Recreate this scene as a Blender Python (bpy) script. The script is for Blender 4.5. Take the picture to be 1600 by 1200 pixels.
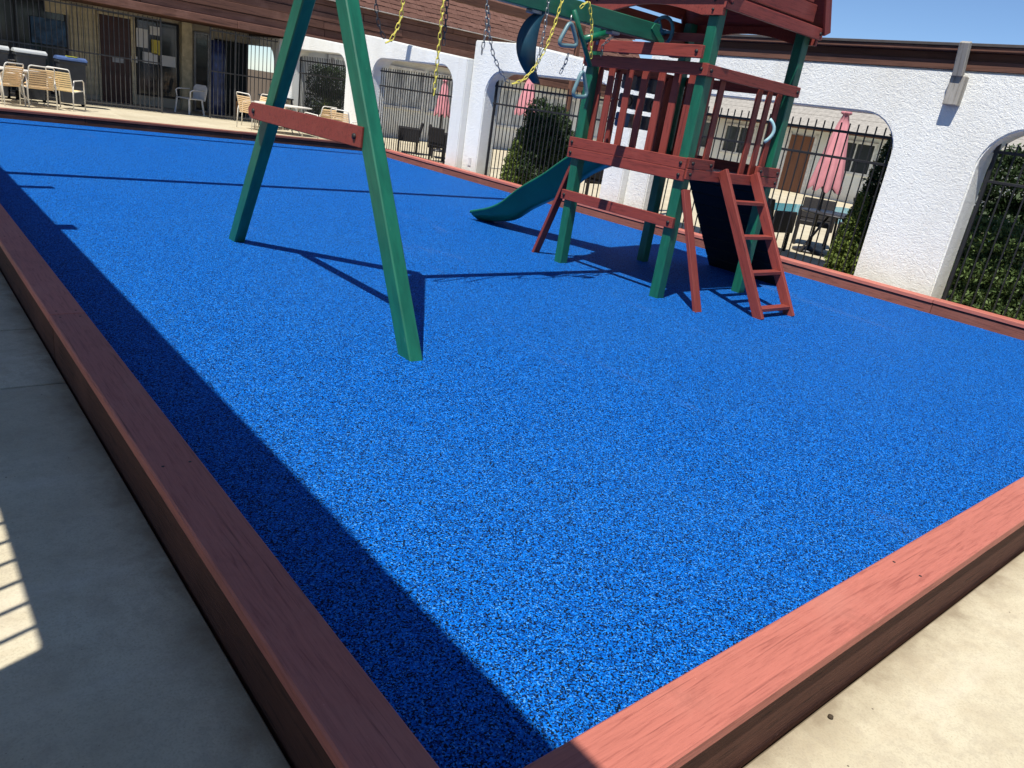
import bpy, bmesh, math, random
import numpy as np
from mathutils import Matrix, Vector
random.seed(7); RNG = np.random.default_rng(7)
S = bpy.context.scene
for o in list(bpy.data.objects): bpy.data.objects.remove(o)
COL = S.collection
R = math.radians
# ---------------------------------------------------------------- camera (right, down, forward rows)
CR = np.array([[0.76718814, -0.62473327, 0.14536401], [-0.11561268, -0.35759936, -0.92669111], [0.63091685, 0.6941405, -0.34657307]])
# columns above are the world axes in camera space; the camera stands at (0,0,1.5)
cam = bpy.data.cameras.new('camera'); cam.lens = 26.17; cam.sensor_width = 36; cam.clip_start = .05; cam.clip_end = 2000
camo = bpy.data.objects.new('camera', cam); COL.objects.link(camo)
right, down, fwd = Vector(CR[0]), Vector(CR[1]), Vector(CR[2])
camo.matrix_world = Matrix(((right.x, -down.x, -fwd.x, 0), (right.y, -down.y, -fwd.y, 0), (right.z, -down.z, -fwd.z, 1.5), (0, 0, 0, 1)))
S.camera = camo
# ---------------------------------------------------------------- sky, sun, exposure
SUN_EL, SUN_AZ = R(63), R(70.5)                   # light travels towards azimuth 70.5 deg from +Y to +X
w = bpy.data.worlds.new('World'); S.world = w; w.use_nodes = True
nt = w.node_tree; nt.nodes.clear()
sky = nt.nodes.new('ShaderNodeTexSky'); sky.sky_type = 'NISHITA'; sky.sun_disc = False
sky.sun_elevation = SUN_EL; sky.sun_rotation = SUN_AZ + math.pi
sky.altitude = 2200; sky.air_density = 1.0; sky.dust_density = 0; sky.ozone_density = 6.5
bg = nt.nodes.new('ShaderNodeBackground'); bg.inputs[1].default_value = .095
ow = nt.nodes.new('ShaderNodeOutputWorld')
nt.links.new(sky.outputs[0], bg.inputs[0]); nt.links.new(bg.outputs[0], ow.inputs[0])
sl = bpy.data.lights.new('sun', 'SUN'); sl.energy = 4.9; sl.angle = R(.5); sl.color = (1, .955, .88)
so = bpy.data.objects.new('sun', sl); COL.objects.link(so)
ld = Vector((math.sin(SUN_AZ) * math.cos(SUN_EL), math.cos(SUN_AZ) * math.cos(SUN_EL), -math.sin(SUN_EL)))
so.rotation_euler = ld.to_track_quat('-Z', 'Y').to_euler(); so.location = (-6, -3, 14)
S.view_settings.view_transform = 'Standard'; S.view_settings.look = 'None'; S.view_settings.gamma = 1
S.view_settings.exposure = .45; S.view_settings.use_curve_mapping = False
# ---------------------------------------------------------------- materials
MATS = {}
class NT:
    def __init__(s, name, rough=.6, spec=.4, metal=0):
        s.m = bpy.data.materials.new(name); s.m.use_nodes = True; s.t = s.m.node_tree; s.t.nodes.clear()
        s.out = s.n('ShaderNodeOutputMaterial'); s.b = s.n('ShaderNodeBsdfPrincipled')
        s.t.links.new(s.b.outputs[0], s.out.inputs[0])
        s.b.inputs['Roughness'].default_value = rough; s.b.inputs['Specular IOR Level'].default_value = spec; s.b.inputs['Metallic'].default_value = metal
        s.tc = s.n('ShaderNodeTexCoord'); MATS[name] = s.m
    def n(s, t, **k):
        x = s.t.nodes.new(t)
        for a, v in k.items(): setattr(x, a, v)
        return x
    def l(s, a, b): s.t.links.new(a, b)
    def co(s, scale=(1, 1, 1), kind='Object'):
        mp = s.n('ShaderNodeMapping'); mp.inputs['Scale'].default_value = scale; s.l(s.tc.outputs[kind], mp.inputs[0]); return mp.outputs[0]
    def noise(s, scale, detail=4, rough=.55, vec=None, dist=0):
        x = s.n('ShaderNodeTexNoise'); x.inputs['Scale'].default_value = scale; x.inputs['Detail'].default_value = detail
        x.inputs['Roughness'].default_value = rough; x.inputs['Distortion'].default_value = dist
        s.l(vec if vec else s.tc.outputs['Object'], x.inputs['Vector']); return x.outputs['Fac']
    def vor(s, scale, vec=None, out='Color', feature='F1', rnd=1):
        x = s.n('ShaderNodeTexVoronoi', feature=feature); x.inputs['Scale'].default_value = scale; x.inputs['Randomness'].default_value = rnd
        s.l(vec if vec else s.tc.outputs['Object'], x.inputs['Vector']); return x.outputs[out]
    def ramp(s, fac, stops, interp='LINEAR'):
        x = s.n('ShaderNodeValToRGB'); x.color_ramp.interpolation = interp; e = x.color_ramp.elements
        while len(e) < len(stops): e.new(.5)
        for i, (p, c) in enumerate(stops):
            e[i].position = p; e[i].color = (*c, 1) if len(c) == 3 else c
        s.l(fac, x.inputs[0]); return x.outputs[0]
    def mix(s, fac, a, b, mode='MIX'):
        x = s.n('ShaderNodeMix', data_type='RGBA', blend_type=mode)
        for i, v in ((0, fac), (6, a), (7, b)):
            if hasattr(v, 'links'): s.l(v, x.inputs[i])
            else: x.inputs[i].default_value = v if i == 0 else ((*v, 1) if len(v) == 3 else v)
        return x.outputs[2]
    def bump(s, h, strength=.3, dist=.01, prev=None):
        x = s.n('ShaderNodeBump'); x.inputs['Strength'].default_value = strength; x.inputs['Distance'].default_value = dist
        s.l(h, x.inputs['Height'])
        if prev: s.l(prev, x.inputs['Normal'])
        return x.outputs[0]
    def fin(s, col=None, nrm=None, rough=None):
        if col is not None:
            if hasattr(col, 'links'): s.l(col, s.b.inputs['Base Color'])
            else: s.b.inputs['Base Color'].default_value = (*col, 1)
        if nrm: s.l(nrm, s.b.inputs['Normal'])
        if rough: s.l(rough, s.b.inputs['Roughness'])
        return s.m
def g3(v): return (v, v, v)
def plain(name, c, rough=.5, spec=.4, metal=0, var=.25, nscale=6, bump=0):
    k = NT(name, rough, spec, metal); f = k.noise(nscale, 5)
    d = tuple(x * (1 - var) for x in c); e = tuple(min(1, x * (1 + var)) for x in c)
    col = k.ramp(f, [(.3, d), (.7, e)])
    nr = k.bump(k.noise(nscale * 12, 3), bump, .002) if bump else None
    return k.fin(col, nr)
def wood(name, c, dark, worn, wear=.5, rough=.55, gr=1.0, spec=.35, bumps=.35, ck=0):
    k = NT(name, rough, spec)
    oi = k.n('ShaderNodeObjectInfo')
    mp = k.n('ShaderNodeVectorMath', operation='ADD'); k.l(k.tc.outputs['Object'], mp.inputs[0])
    cv = k.n('ShaderNodeVectorMath', operation='SCALE'); k.l(oi.outputs['Random'], cv.inputs['Scale']); cv.inputs[0].default_value = (17, 9, 31)
    k.l(cv.outputs[0], mp.inputs[1])
    m2 = k.n('ShaderNodeMapping'); m2.inputs['Scale'].default_value = (1.6 * gr, 26 * gr, 26 * gr); k.l(mp.outputs[0], m2.inputs[0])
    g = k.noise(1.6, 7, .62, m2.outputs[0], .8)
    m3 = k.n('ShaderNodeMapping'); m3.inputs['Scale'].default_value = (6 * gr, 150 * gr, 150 * gr); k.l(mp.outputs[0], m3.inputs[0])
    g2 = k.noise(1.0, 4, .6, m3.outputs[0])
    big = k.noise(2.6, 5, .6, mp.outputs[0])
    col = k.ramp(g, [(.28, dark), (.46, c), (.75, tuple(min(1, x * 1.18) for x in c))])
    col = k.mix(k.ramp(g2, [(.3, g3(.6)), (.42, g3(0))]), col, dark)
    col = k.mix(k.ramp(big, [(.60 - .1 * wear, g3(0)), (.80, g3(wear))]), col, worn)
    if ck:
        m4 = k.n('ShaderNodeMapping'); m4.inputs['Scale'].default_value = (1.9, 95, 95); k.l(mp.outputs[0], m4.inputs[0]); g4 = k.noise(1.0, 3, .5, m4.outputs[0], .4)
        reg = k.noise(2.0, 3, .5, mp.outputs[0]); lines = k.mix(1.0, k.ramp(g4, [(.29, g3(.75)), (.36, g3(0))]), k.ramp(reg, [(.38, g3(.15)), (.6, g3(1))]), 'MULTIPLY')
        col = k.mix(lines, col, tuple(x * ck for x in dark))
    stn = k.noise(3.3, 6, .7, mp.outputs[0], .5); col = k.mix(k.ramp(stn, [(.60, g3(0)), (.68, g3(.45 * wear))]), col, tuple(x * .62 for x in c))
    spk = k.noise(55, 3, .6, mp.outputs[0]); col = k.mix(k.ramp(spk, [(.70, g3(0)), (.76, g3(.7 * wear))]), col, tuple(min(1, x * 1.25 + .05) for x in worn))
    tone = k.n('ShaderNodeMapRange'); k.l(oi.outputs['Random'], tone.inputs[0]); tone.inputs[3].default_value = .86; tone.inputs[4].default_value = 1.12
    hs = k.n('ShaderNodeHueSaturation'); k.l(tone.outputs[0], hs.inputs['Value']); k.l(col, hs.inputs['Color'])
    nr = k.bump(g, bumps, .004); nr = k.bump(g2, bumps, .0022, nr)
    if ck: nr = k.bump(g4, .6, .003, nr)
    return k.fin(hs.outputs[0], nr)
# blue poured rubber with black crumbs
k = NT('blue_rubber', .75, .07)
v1 = k.vor(225); v2 = k.vor(105)
sx = k.n('ShaderNodeSeparateColor'); k.l(v1, sx.inputs[0]); sx2 = k.n('ShaderNodeSeparateColor'); k.l(v2, sx2.inputs[0])
c = k.ramp(sx.outputs[0], [(0, (.002, .005, .010)), (.28, (.003, .012, .035)), (.36, (.0008, .050, .265)), (.62, (.0012, .108, .50)), (.90, (.003, .19, .70)), (1, (.08, .30, .66))])
c2 = k.ramp(sx2.outputs[1], [(.0, g3(.5)), (.25, g3(.9)), (1, g3(1.0))])
c = k.mix(1.0, c, c2, 'MULTIPLY')
dirt = k.noise(.45, 6, .6); c = k.mix(k.ramp(dirt, [(.42, g3(0)), (.75, g3(.10))]), c, (.03, .13, .30))
dz = k.noise(1.1, 6, .7, k.co((1.5, .35, 1)), .8); c = k.mix(k.ramp(dz, [(.62, g3(0)), (.8, g3(.10))]), c, (.3, .36, .42))
nb = k.bump(sx.outputs[1], .55, .004)
k.fin(c, nb)
# concrete
k = NT('concrete', .85, .2)
big = k.noise(.9, 7, .62, None, .6); mid = k.noise(6, 7, .7, None, .4); fine = k.noise(140, 3, .6)
c = k.ramp(big, [(.3, (.42, .365, .25)), (.5, (.51, .455, .325)), (.72, (.58, .53, .39))])
c = k.mix(k.ramp(mid, [(.36, g3(.45)), (.54, g3(0))]), c, (.40, .33, .225))
c = k.mix(k.ramp(fine, [(.35, g3(.4)), (.5, g3(0))]), c, (.33, .28, .20))
md2 = k.noise(24, 6, .75); c = k.mix(k.ramp(md2, [(.40, g3(.35)), (.52, g3(0))]), c, (.36, .31, .23))
sp = k.vor(7.5, None, 'Distance'); c = k.mix(k.ramp(sp, [(.018, g3(.85)), (.03, g3(0))]), c, (.05, .04, .03))
sp2 = k.vor(26, None, 'Distance'); c = k.mix(k.ramp(sp2, [(.03, g3(.6)), (.06, g3(0))]), c, (.14, .11, .08))
streak = k.noise(3, 5, .6, k.co((.35, 1.6, 1))); c = k.mix(k.ramp(streak, [(.55, g3(0)), (.75, g3(.28))]), c, (.70, .65, .53))
ge = k.n('ShaderNodeNewGeometry'); sp3 = k.n('ShaderNodeSeparateXYZ'); k.l(ge.outputs['Position'], sp3.inputs[0])
def mth(op, a, b):
    x = k.n('ShaderNodeMath', operation=op)
    for i, v in enumerate((a, b)):
        if hasattr(v, 'links'): k.l(v, x.inputs[i])
        else: x.inputs[i].default_value = v
    return x.outputs[0]
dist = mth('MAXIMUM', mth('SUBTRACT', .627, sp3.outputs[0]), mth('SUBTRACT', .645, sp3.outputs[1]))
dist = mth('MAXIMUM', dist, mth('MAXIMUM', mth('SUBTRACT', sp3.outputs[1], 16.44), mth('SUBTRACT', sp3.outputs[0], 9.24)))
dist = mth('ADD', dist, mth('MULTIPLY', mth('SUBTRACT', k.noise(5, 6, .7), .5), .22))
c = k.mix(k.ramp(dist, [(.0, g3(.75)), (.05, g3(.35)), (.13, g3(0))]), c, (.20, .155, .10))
nb = k.bump(mid, .25, .006); nb = k.bump(fine, .35, .002, nb); k.fin(c, nb)
# stucco
def stucco(name, c0, c1, strength=.85):
    k = NT(name, .9, .15)
    a = k.noise(20, 6, .62, k.co((1, 1, 1.5)), 2.2); b = k.noise(60, 5, .65, None, .8)
    st = k.noise(1.2, 6, .65, k.co((1, 1, .35)))
    c = k.ramp(st, [(.35, c1), (.6, c0)])
    c = k.mix(k.ramp(a, [(.32, g3(.22)), (.45, g3(0))]), c, tuple(x * .78 for x in c0))
    ge = k.n('ShaderNodeNewGeometry'); sz = k.n('ShaderNodeSeparateXYZ'); k.l(ge.outputs['Position'], sz.inputs[0])
    ad = k.n('ShaderNodeMath', operation='ADD'); k.l(sz.outputs[2], ad.inputs[0]); k.l(k.noise(4, 6, .7), ad.inputs[1])
    c = k.mix(k.ramp(ad.outputs[0], [(.45, g3(.45)), (.95, g3(0))]), c, (.52, .45, .34))
    drip = k.noise(2.2, 6, .7, k.co((1, 2.6, .16))); c = k.mix(k.ramp(drip, [(.62, g3(0)), (.8, g3(.3))]), c, (.50, .46, .40))
    tw = k.noise(7, 5, .6, k.co((1, 1, 1.3)), 2.5); nb = k.bump(tw, strength * .4, .04); nb = k.bump(a, strength * .65, .03, nb); nb = k.bump(b, .35, .008, nb); return k.fin(c, nb)
stucco('stucco_white', (.80, .81, .77), (.72, .715, .66), .7)
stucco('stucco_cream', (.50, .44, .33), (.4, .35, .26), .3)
wood('red_paint', (.215, .040, .029), (.08, .016, .013), (.31, .085, .062), .4, .55, 1.5)
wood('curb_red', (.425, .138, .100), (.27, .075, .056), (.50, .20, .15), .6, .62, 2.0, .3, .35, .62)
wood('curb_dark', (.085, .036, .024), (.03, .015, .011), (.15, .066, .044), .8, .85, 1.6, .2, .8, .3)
wood('curb_brown', (.22, .075, .05), (.08, .03, .022), (.30, .12, .08), .7, .7, 1.6, .3, .35, .5)
wood('plank_brown', (.155, .078, .058), (.055, .03, .026), (.25, .135, .105), .8, .85, .35, .15, .8)
wood('shingle_brown', (.15, .078, .060), (.05, .03, .026), (.23, .13, .105), .7, .9, 1, .1, .8)
wood('eave_brown', (.13, .062, .042), (.06, .03, .022), (.19, .10, .07), .5, .8, .5, .2)
wood('bracket_grey', (.34, .32, .28), (.12, .10, .08), (.52, .50, .46), .9, .85, .8)
wood('door_wood', (.20, .085, .045), (.12, .05, .03), (.26, .12, .07), .3, .5, .4)
def green(name, c, dk):
    k = NT(name, .42, .45); f = k.noise(4, 6, .6, k.co((1, 5, 5))); oi = k.n('ShaderNodeObjectInfo')
    col = k.ramp(f, [(.32, dk), (.6, c)]); sc = k.noise(30, 5, .7, k.co((.4, 2, 2)))
    col = k.mix(k.ramp(sc, [(.66, g3(0)), (.74, g3(.35))]), col, (.22, .34, .28))
    return k.fin(col, k.bump(k.noise(9, 4, .6, k.co((1, 14, 14))), .12, .004))
green('green_vinyl', (.008, .118, .068), (.005, .08, .048))
plain('slide_green', (.006, .12, .062), .33, .5, 0, .15, 3)
plain('slide_navy', (.008, .03, .06), .4, .4)
plain('belt_blue', (.010, .045, .070), .4, .4); plain('wheel_blue', (.015, .10, .14), .4, .45)
plain('ring_aqua', (.11, .20, .22), .38, .5, 0, .12); plain('handle_aqua', (.32, .52, .55), .38, .5, 0, .1)
plain('chain_yellow', (.66, .58, .10), .45, .5, 0, .15, 30); plain('chain_grey', (.30, .31, .31), .38, .5, .75, .25, 40); plain('chain_dark', (.06, .065, .075), .45, .5, .3)
plain('hardware', (.20, .21, .22), .45, .5, .6); plain('bolt_dark', (.015, .012, .012), .6)
plain('iron_black', (.014, .014, .015), .5, .45, 0, .3); plain('iron_grey', (.055, .055, .055), .55, .4, 0, .3)
plain('frame_white', (.72, .69, .62), .4, .5, 0, .1); plain('strap_peach', (.80, .57, .32), .55, .35, 0, .12); plain('strap_yellow', (.82, .63, .32), .55, .35, 0, .12)
plain('plastic_white', (.70, .70, .68), .45, .4, 0, .1); plain('bin_grey', (.035, .04, .048), .5, .4); plain('bin_lid_grey', (.46, .48, .48), .5, .4, 0, .1); plain('bin_lid_blue', (.07, .12, .26), .45, .4)
plain('sticker_yellow', (.6, .6, .08), .5); plain('rubber_black', (.012, .012, .012), .7, .3)
plain('wicker', (.016, .014, .014), .6, .35, 0, .5, 60, .6); plain('umbrella_pink', (.58, .25, .275), .85, .15, 0, .18, 3); plain('pole_dark', (.03, .03, .032), .4)
plain('black_panel', (.010, .010, .012), .6, .3); plain('ttt_grey', (.07, .075, .085), .5); plain('ttt_mark', (.012, .012, .014), .5); plain('ttt_tan', (.34, .26, .16), .5); plain('ttt_blue', (.03, .10, .22), .5)
plain('tan_siding', (.55, .47, .30), .7, .25); plain('door_maroon', (.055, .022, .018), .5); plain('metal_grey', (.30, .31, .32), .45, .5, .3); plain('dark_inside', (.012, .013, .016), .5)
plain('paper_white', (.68, .68, .66), .8, .1, 0, .05); plain('paper_yellow', (.62, .52, .10), .8, .1, 0, .05); plain('wrap_blue', (.02, .035, .11), .35, .5, 0, .8, 5); plain('poster_blue', (.025, .07, .13), .4, .4, 0, .9, 5)
plain('flashing', (.52, .46, .42), .5, .4); plain('window_frame', (.66, .65, .62), .5); plain('trunk', (.10, .065, .04), .9); plain('roof_felt', (.07, .06, .055), .9)
plain('grey_shingle', (.30, .28, .25), .9, .15, 0, .2, 8); plain('coping', (.6, .58, .54), .7); plain('wood_tan', (.42, .20, .08), .6); plain('outlet', (.6, .6, .57), .5)
plain('debris', (.05, .035, .02), .9); plain('soil', (.10, .075, .05), .95, .1)
k = NT('glass', .08, .6); k.fin((.025, .032, .036)); k = NT('glass_curtain', .1, .6); k.fin(k.ramp(k.noise(2.2, 4, .6, k.co((3, 3, .5))), [(.35, (.22, .23, .235)), (.6, (.72, .73, .71))]))
k = NT('pool_water', .04, .5); k.fin((.06, .42, .50), k.bump(k.noise(3, 3), .2, .02))
def leaf(name, a, b, c):
    k = NT(name, .55, .3); ge = k.n('ShaderNodeNewGeometry'); ob = k.noise(2.2, 3)
    col = k.ramp(ge.outputs['Random Per Island'], [(0, a), (.5, b), (1, c)]); col = k.mix(k.ramp(ob, [(.4, g3(0)), (.65, g3(.5))]), col, c)
    tr = k.n('ShaderNodeBsdfTranslucent'); k.l(col, tr.inputs[0]); mx = k.n('ShaderNodeMixShader'); mx.inputs[0].default_value = .22
    k.l(k.b.outputs[0], mx.inputs[1]); k.l(tr.outputs[0], mx.inputs[2]); k.l(mx.outputs[0], k.out.inputs[0]); k.fin(col)
leaf('leaf_dark', (.016, .032, .012), (.030, .055, .018), (.05, .085, .026)); leaf('leaf_light', (.07, .11, .022), (.12, .17, .035), (.20, .25, .055)); leaf('leaf_mid', (.035, .065, .022), (.07, .115, .035), (.12, .175, .05))
# ---------------------------------------------------------------- object helpers
def tag(o, label, cat, group=None):
    o['label'] = label; o['category'] = cat
    if group: o['group'] = group
    return o
def thing(name, label, cat, loc=(0, 0, 0), rz=0, group=None):
    o = bpy.data.objects.new(name, None); COL.objects.link(o); o.empty_display_size = .1; o.location = loc; o.rotation_euler = (0, 0, rz)
    return tag(o, label, cat, group)
def link(name, me, mat, parent=None, mw=None):
    if mat is not None and not me.materials: me.materials.append(MATS[mat])
    o = bpy.data.objects.new(name, me); COL.objects.link(o)
    if mw is not None: o.matrix_basis = mw
    if parent:
        o.parent = parent
    return o
def fix(o, parent):          # o was placed in world coordinates under an unrotated parent
    p = parent; off = Vector((0, 0, 0))
    while p: off += p.location; p = p.parent
    o.location -= off; return o
MC = {}
def boxmesh(sx, sy, sz, mat, bev=.004):
    key = (round(sx, 4), round(sy, 4), round(sz, 4), mat, bev)
    if key in MC: return MC[key]
    bm = bmesh.new(); bmesh.ops.create_cube(bm, size=1)
    bmesh.ops.scale(bm, vec=(sx, sy, sz), verts=bm.verts)
    bv = min(bev, .24 * min(sx, sy, sz))
    if bv > 0: bmesh.ops.bevel(bm, geom=bm.edges[:], offset=bv, segments=1, affect='EDGES')
    me = bpy.data.meshes.new('box'); bm.to_mesh(me); bm.free(); me.materials.append(MATS[mat]); MC[key] = me; return me
def bar(name, parent, p0, p1, w, t, mat, up=(0, 0, 1), bev=.004, local=False):
    """board from p0 to p1 (local X); w across, t along 'up'"""
    p0 = Vector(p0); p1 = Vector(p1); d = p1 - p0; L = d.length; x = d / L
    z = Vector(up); z = z - x * z.dot(x)
    if z.length < 1e-4: z = Vector((0, 1, 0)) - x * x.y
    z.normalize(); y = z.cross(x); c = (p0 + p1) / 2
    mw = Matrix(((x.x, y.x, z.x, c.x), (x.y, y.y, z.y, c.y), (x.z, y.z, z.z, c.z), (0, 0, 0, 1)))
    o = link(name, boxmesh(L, w, t, mat, bev), None, parent, mw)
    if parent and not local: fix(o, parent)
    return o
def box(name, parent, lo, hi, mat, bev=.004, local=False):
    lo = Vector(lo); hi = Vector(hi); s = hi - lo; c = (lo + hi) / 2; a = max(range(3), key=lambda i: s[i])
    if a == 0: return bar(name, parent, (lo.x, c.y, c.z), (hi.x, c.y, c.z), s.y, s.z, mat, (0, 0, 1), bev, local)
    if a == 1: return bar(name, parent, (c.x, lo.y, c.z), (c.x, hi.y, c.z), s.x, s.z, mat, (0, 0, 1), bev, local)
    return bar(name, parent, (c.x, c.y, lo.z), (c.x, c.y, hi.z), s.y, s.x, mat, (1, 0, 0), bev, local)
def mesh_obj(name, vs, fs, mat, parent=None, smooth=False, origin=None, local=False):
    if origin is not None: vs = [tuple(np.array(v) - np.array(origin)) for v in vs]
    me = bpy.data.meshes.new(name); me.from_pydata([tuple(v) for v in vs], [], fs); me.update()
    if smooth: me.polygons.foreach_set('use_smooth', [True] * len(me.polygons))
    o = link(name, me, mat, parent)
    if origin is not None: o.location = origin
    if parent and not local: fix(o, parent)
    return o
def tube_data(pts, r, seg=8, closed=False, base=0):
    pts = [Vector(p) for p in pts]; n = len(pts); vs = []; fs = []; prev = None
    for i, p in enumerate(pts):
        if closed: t = pts[(i + 1) % n] - pts[i - 1]
        else: t = pts[min(i + 1, n - 1)] - pts[max(i - 1, 0)]
        t.normalize()
        u = prev if prev is not None else (Vector((0, 0, 1)) if abs(t.z) < .9 else Vector((1, 0, 0)))
        u = (u - t * u.dot(t)).normalized(); prev = u; v = t.cross(u)
        rr = r[i] if isinstance(r, (list, tuple)) else r
        for j in range(seg):
            a = 2 * math.pi * j / seg; vs.append(p + u * (rr * math.cos(a)) + v * (rr * math.sin(a)))
    m = n if closed else n - 1
    for i in range(m):
        for j in range(seg):
            a = i * seg + j; b = i * seg + (j + 1) % seg; c = ((i + 1) % n) * seg + (j + 1) % seg; d = ((i + 1) % n) * seg + j
            fs.append((base + a, base + b, base + c, base + d))
    if not closed: fs.append(tuple(base + j for j in range(seg))[::-1]); fs.append(tuple(base + (n - 1) * seg + j for j in range(seg)))
    return vs, fs
def tube(name, parent, pts, r, mat, seg=8, closed=False, local=False):
    o_ = Vector(pts[0]); vs, fs = tube_data(pts, r, seg, closed)
    return mesh_obj(name, vs, fs, mat, parent, True, tuple(o_), local)
def tubes(name, parent, lists, r, mat, seg=6, local=False, origin=(0, 0, 0)):
    V = []; F = []
    for pts in lists:
        v, f = tube_data(pts, r, seg, False, len(V)); V += v; F += f
    return mesh_obj(name, V, F, mat, parent, True, origin, local)
def arc(c, r, a0, a1, n, ax='xz'):
    out = []
    for i in range(n + 1):
        a = a0 + (a1 - a0) * i / n; u, v = r * math.cos(a), r * math.sin(a)
        out.append((c[0] + u, c[1], c[2] + v) if ax == 'xz' else (c[0], c[1] + u, c[2] + v) if ax == 'yz' else (c[0] + u, c[1] + v, c[2]))
    return out
def lathe(name, parent, prof, mat, loc, seg=20, local=False, smooth=True):
    vs = []; fs = []; n = len(prof)
    for r, z in prof:
        for j in range(seg): a = 2 * math.pi * j / seg; vs.append((r * math.cos(a), r * math.sin(a), z))
    for i in range(n - 1):
        for j in range(seg): fs.append((i * seg + j, i * seg + (j + 1) % seg, (i + 1) * seg + (j + 1) % seg, (i + 1) * seg + j))
    fs.append(tuple(range(seg))[::-1]); fs.append(tuple((n - 1) * seg + j for j in range(seg)))
    o = mesh_obj(name, vs, fs, mat, parent, smooth, None, True); o.location = loc
    if parent and not local: fix(o, parent)
    return o
def prism(name, parent, poly, x0, x1, mat, axis='x', bev=0, origin=None):
    """extrude a 2D polygon along an axis: axis x -> poly is (y,z); axis y -> poly is (x,z); z -> (x,y)"""
    bm = bmesh.new()
    f = {'x': lambda a, b, t: (t, a, b), 'y': lambda a, b, t: (a, t, b), 'z': lambda a, b, t: (a, b, t)}[axis]
    A = [bm.verts.new(f(a, b, x0)) for a, b in poly]; B = [bm.verts.new(f(a, b, x1)) for a, b in poly]; n = len(poly)
    bm.faces.new(A); bm.faces.new(B[::-1])
    for i in range(n): bm.faces.new((A[i], B[i], B[(i + 1) % n], A[(i + 1) % n]))
    bmesh.ops.recalc_face_normals(bm, faces=bm.faces[:])
    if bev:
        ed = [e for e in bm.edges if len(e.link_faces) == 2 and e.calc_face_angle(0) > .6]
        bmesh.ops.bevel(bm, geom=ed, offset=bev, segments=2, affect='EDGES')
    ng = [q for q in bm.faces if len(q.verts) > 4]
    if ng: bmesh.ops.triangulate(bm, faces=ng)
    o3 = Vector(origin) if origin is not None else Vector(f(poly[0][0], poly[0][1], x0))
    bmesh.ops.translate(bm, vec=-o3, verts=bm.verts)
    me = bpy.data.meshes.new(name); bm.to_mesh(me); bm.free()
    o = link(name, me, mat, parent); o.location = o3
    if parent: fix(o, parent)
    return o
def copy_tree(o, parent=None):
    c = o.copy(); COL.objects.link(c); c.parent = parent
    for ch in o.children: copy_tree(ch, c)
    return c
def struct(o): o['kind'] = 'structure'; return o
def ray(px, py):
    c = np.array([(px - 800) / 1163.06, (py - 600) / 1163.06, 1.]); return CR.T @ c
def onY(px, py, y): d = ray(px, py); t = y / d[1]; return Vector((d[0] * t, y, 1.5 + d[2] * t))
def onX(px, py, x): d = ray(px, py); t = x / d[0]; return Vector((x, d[1] * t, 1.5 + d[2] * t))
def onZ(px, py, z): d = ray(px, py); t = (z - 1.5) / d[2]; return Vector((d[0] * t, d[1] * t, z))
ZC, ZF = -.08, -.03                       # near concrete, far patio
# ================================================================ ground
struct(mesh_obj('ground', [(-300, -300, -.14), (300, -300, -.14), (300, 300, -.14), (-300, 300, -.14)], [(0, 1, 2, 3)], 'soil'))
struct(mesh_obj('rubber_surface', [(.75, .77, 0), (9.12, .77, 0), (9.12, 16.3, 0), (.75, 16.3, 0)], [(0, 1, 2, 3)], 'blue_rubber'))
walk = struct(mesh_obj('walkway', [(-3, -6, -.125), (9.3, -6, -.125), (9.3, .7, -.125), (-3, .7, -.125)], [(0, 1, 2, 3)], 'soil'))
def slabs(ys, x0, x1, z, parent, gap=.006):
    for a, b in zip(ys[:-1], ys[1:]):
        box('concrete_slab', parent, (x0, a + gap / 2, z - .04), (x1, b - gap / 2, z), 'concrete', .004)
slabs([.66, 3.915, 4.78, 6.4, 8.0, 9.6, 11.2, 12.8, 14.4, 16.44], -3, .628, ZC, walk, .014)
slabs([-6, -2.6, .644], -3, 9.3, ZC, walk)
patio = struct(mesh_obj('patio', [(-3, 16.44, -.11), (9.3, 16.44, -.11), (9.3, 26, -.11), (-3, 26, -.11)], [(0, 1, 2, 3)], 'soil'))
for x0, x1 in ((-3, 1.4), (1.408, 4.6), (4.608, 7.8), (7.808, 9.26)): slabs([16.46, 18.9, 21.95], x0, x1, ZF, patio, .01)
box('porch_floor', patio, (-3, 21.96, -.1), (9.26, 26, ZF + .01), 'concrete')
court = struct(mesh_obj('pool_courtyard', [(9.2, -12, -.11), (60, -12, -.11), (60, 22.4, -.11), (9.2, 22.4, -.11)], [(0, 1, 2, 3)], 'soil'))
for i in range(6):
    for j in range(11):
        x0 = 9.26 + i * 3.2; y0 = -11 + j * 3.05
        box('concrete_slab', court, (x0 + .005, y0 + .005, -.105), (x0 + 3.195, y0 + 3.045, -.06), 'concrete')
struct(mesh_obj('pool_water', [(18.4, 7.35, -.058), (25.2, 7.35, -.058), (25.2, 12.6, -.058), (18.4, 12.6, -.058)], [(0, 1, 2, 3)], 'pool_water'))
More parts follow.
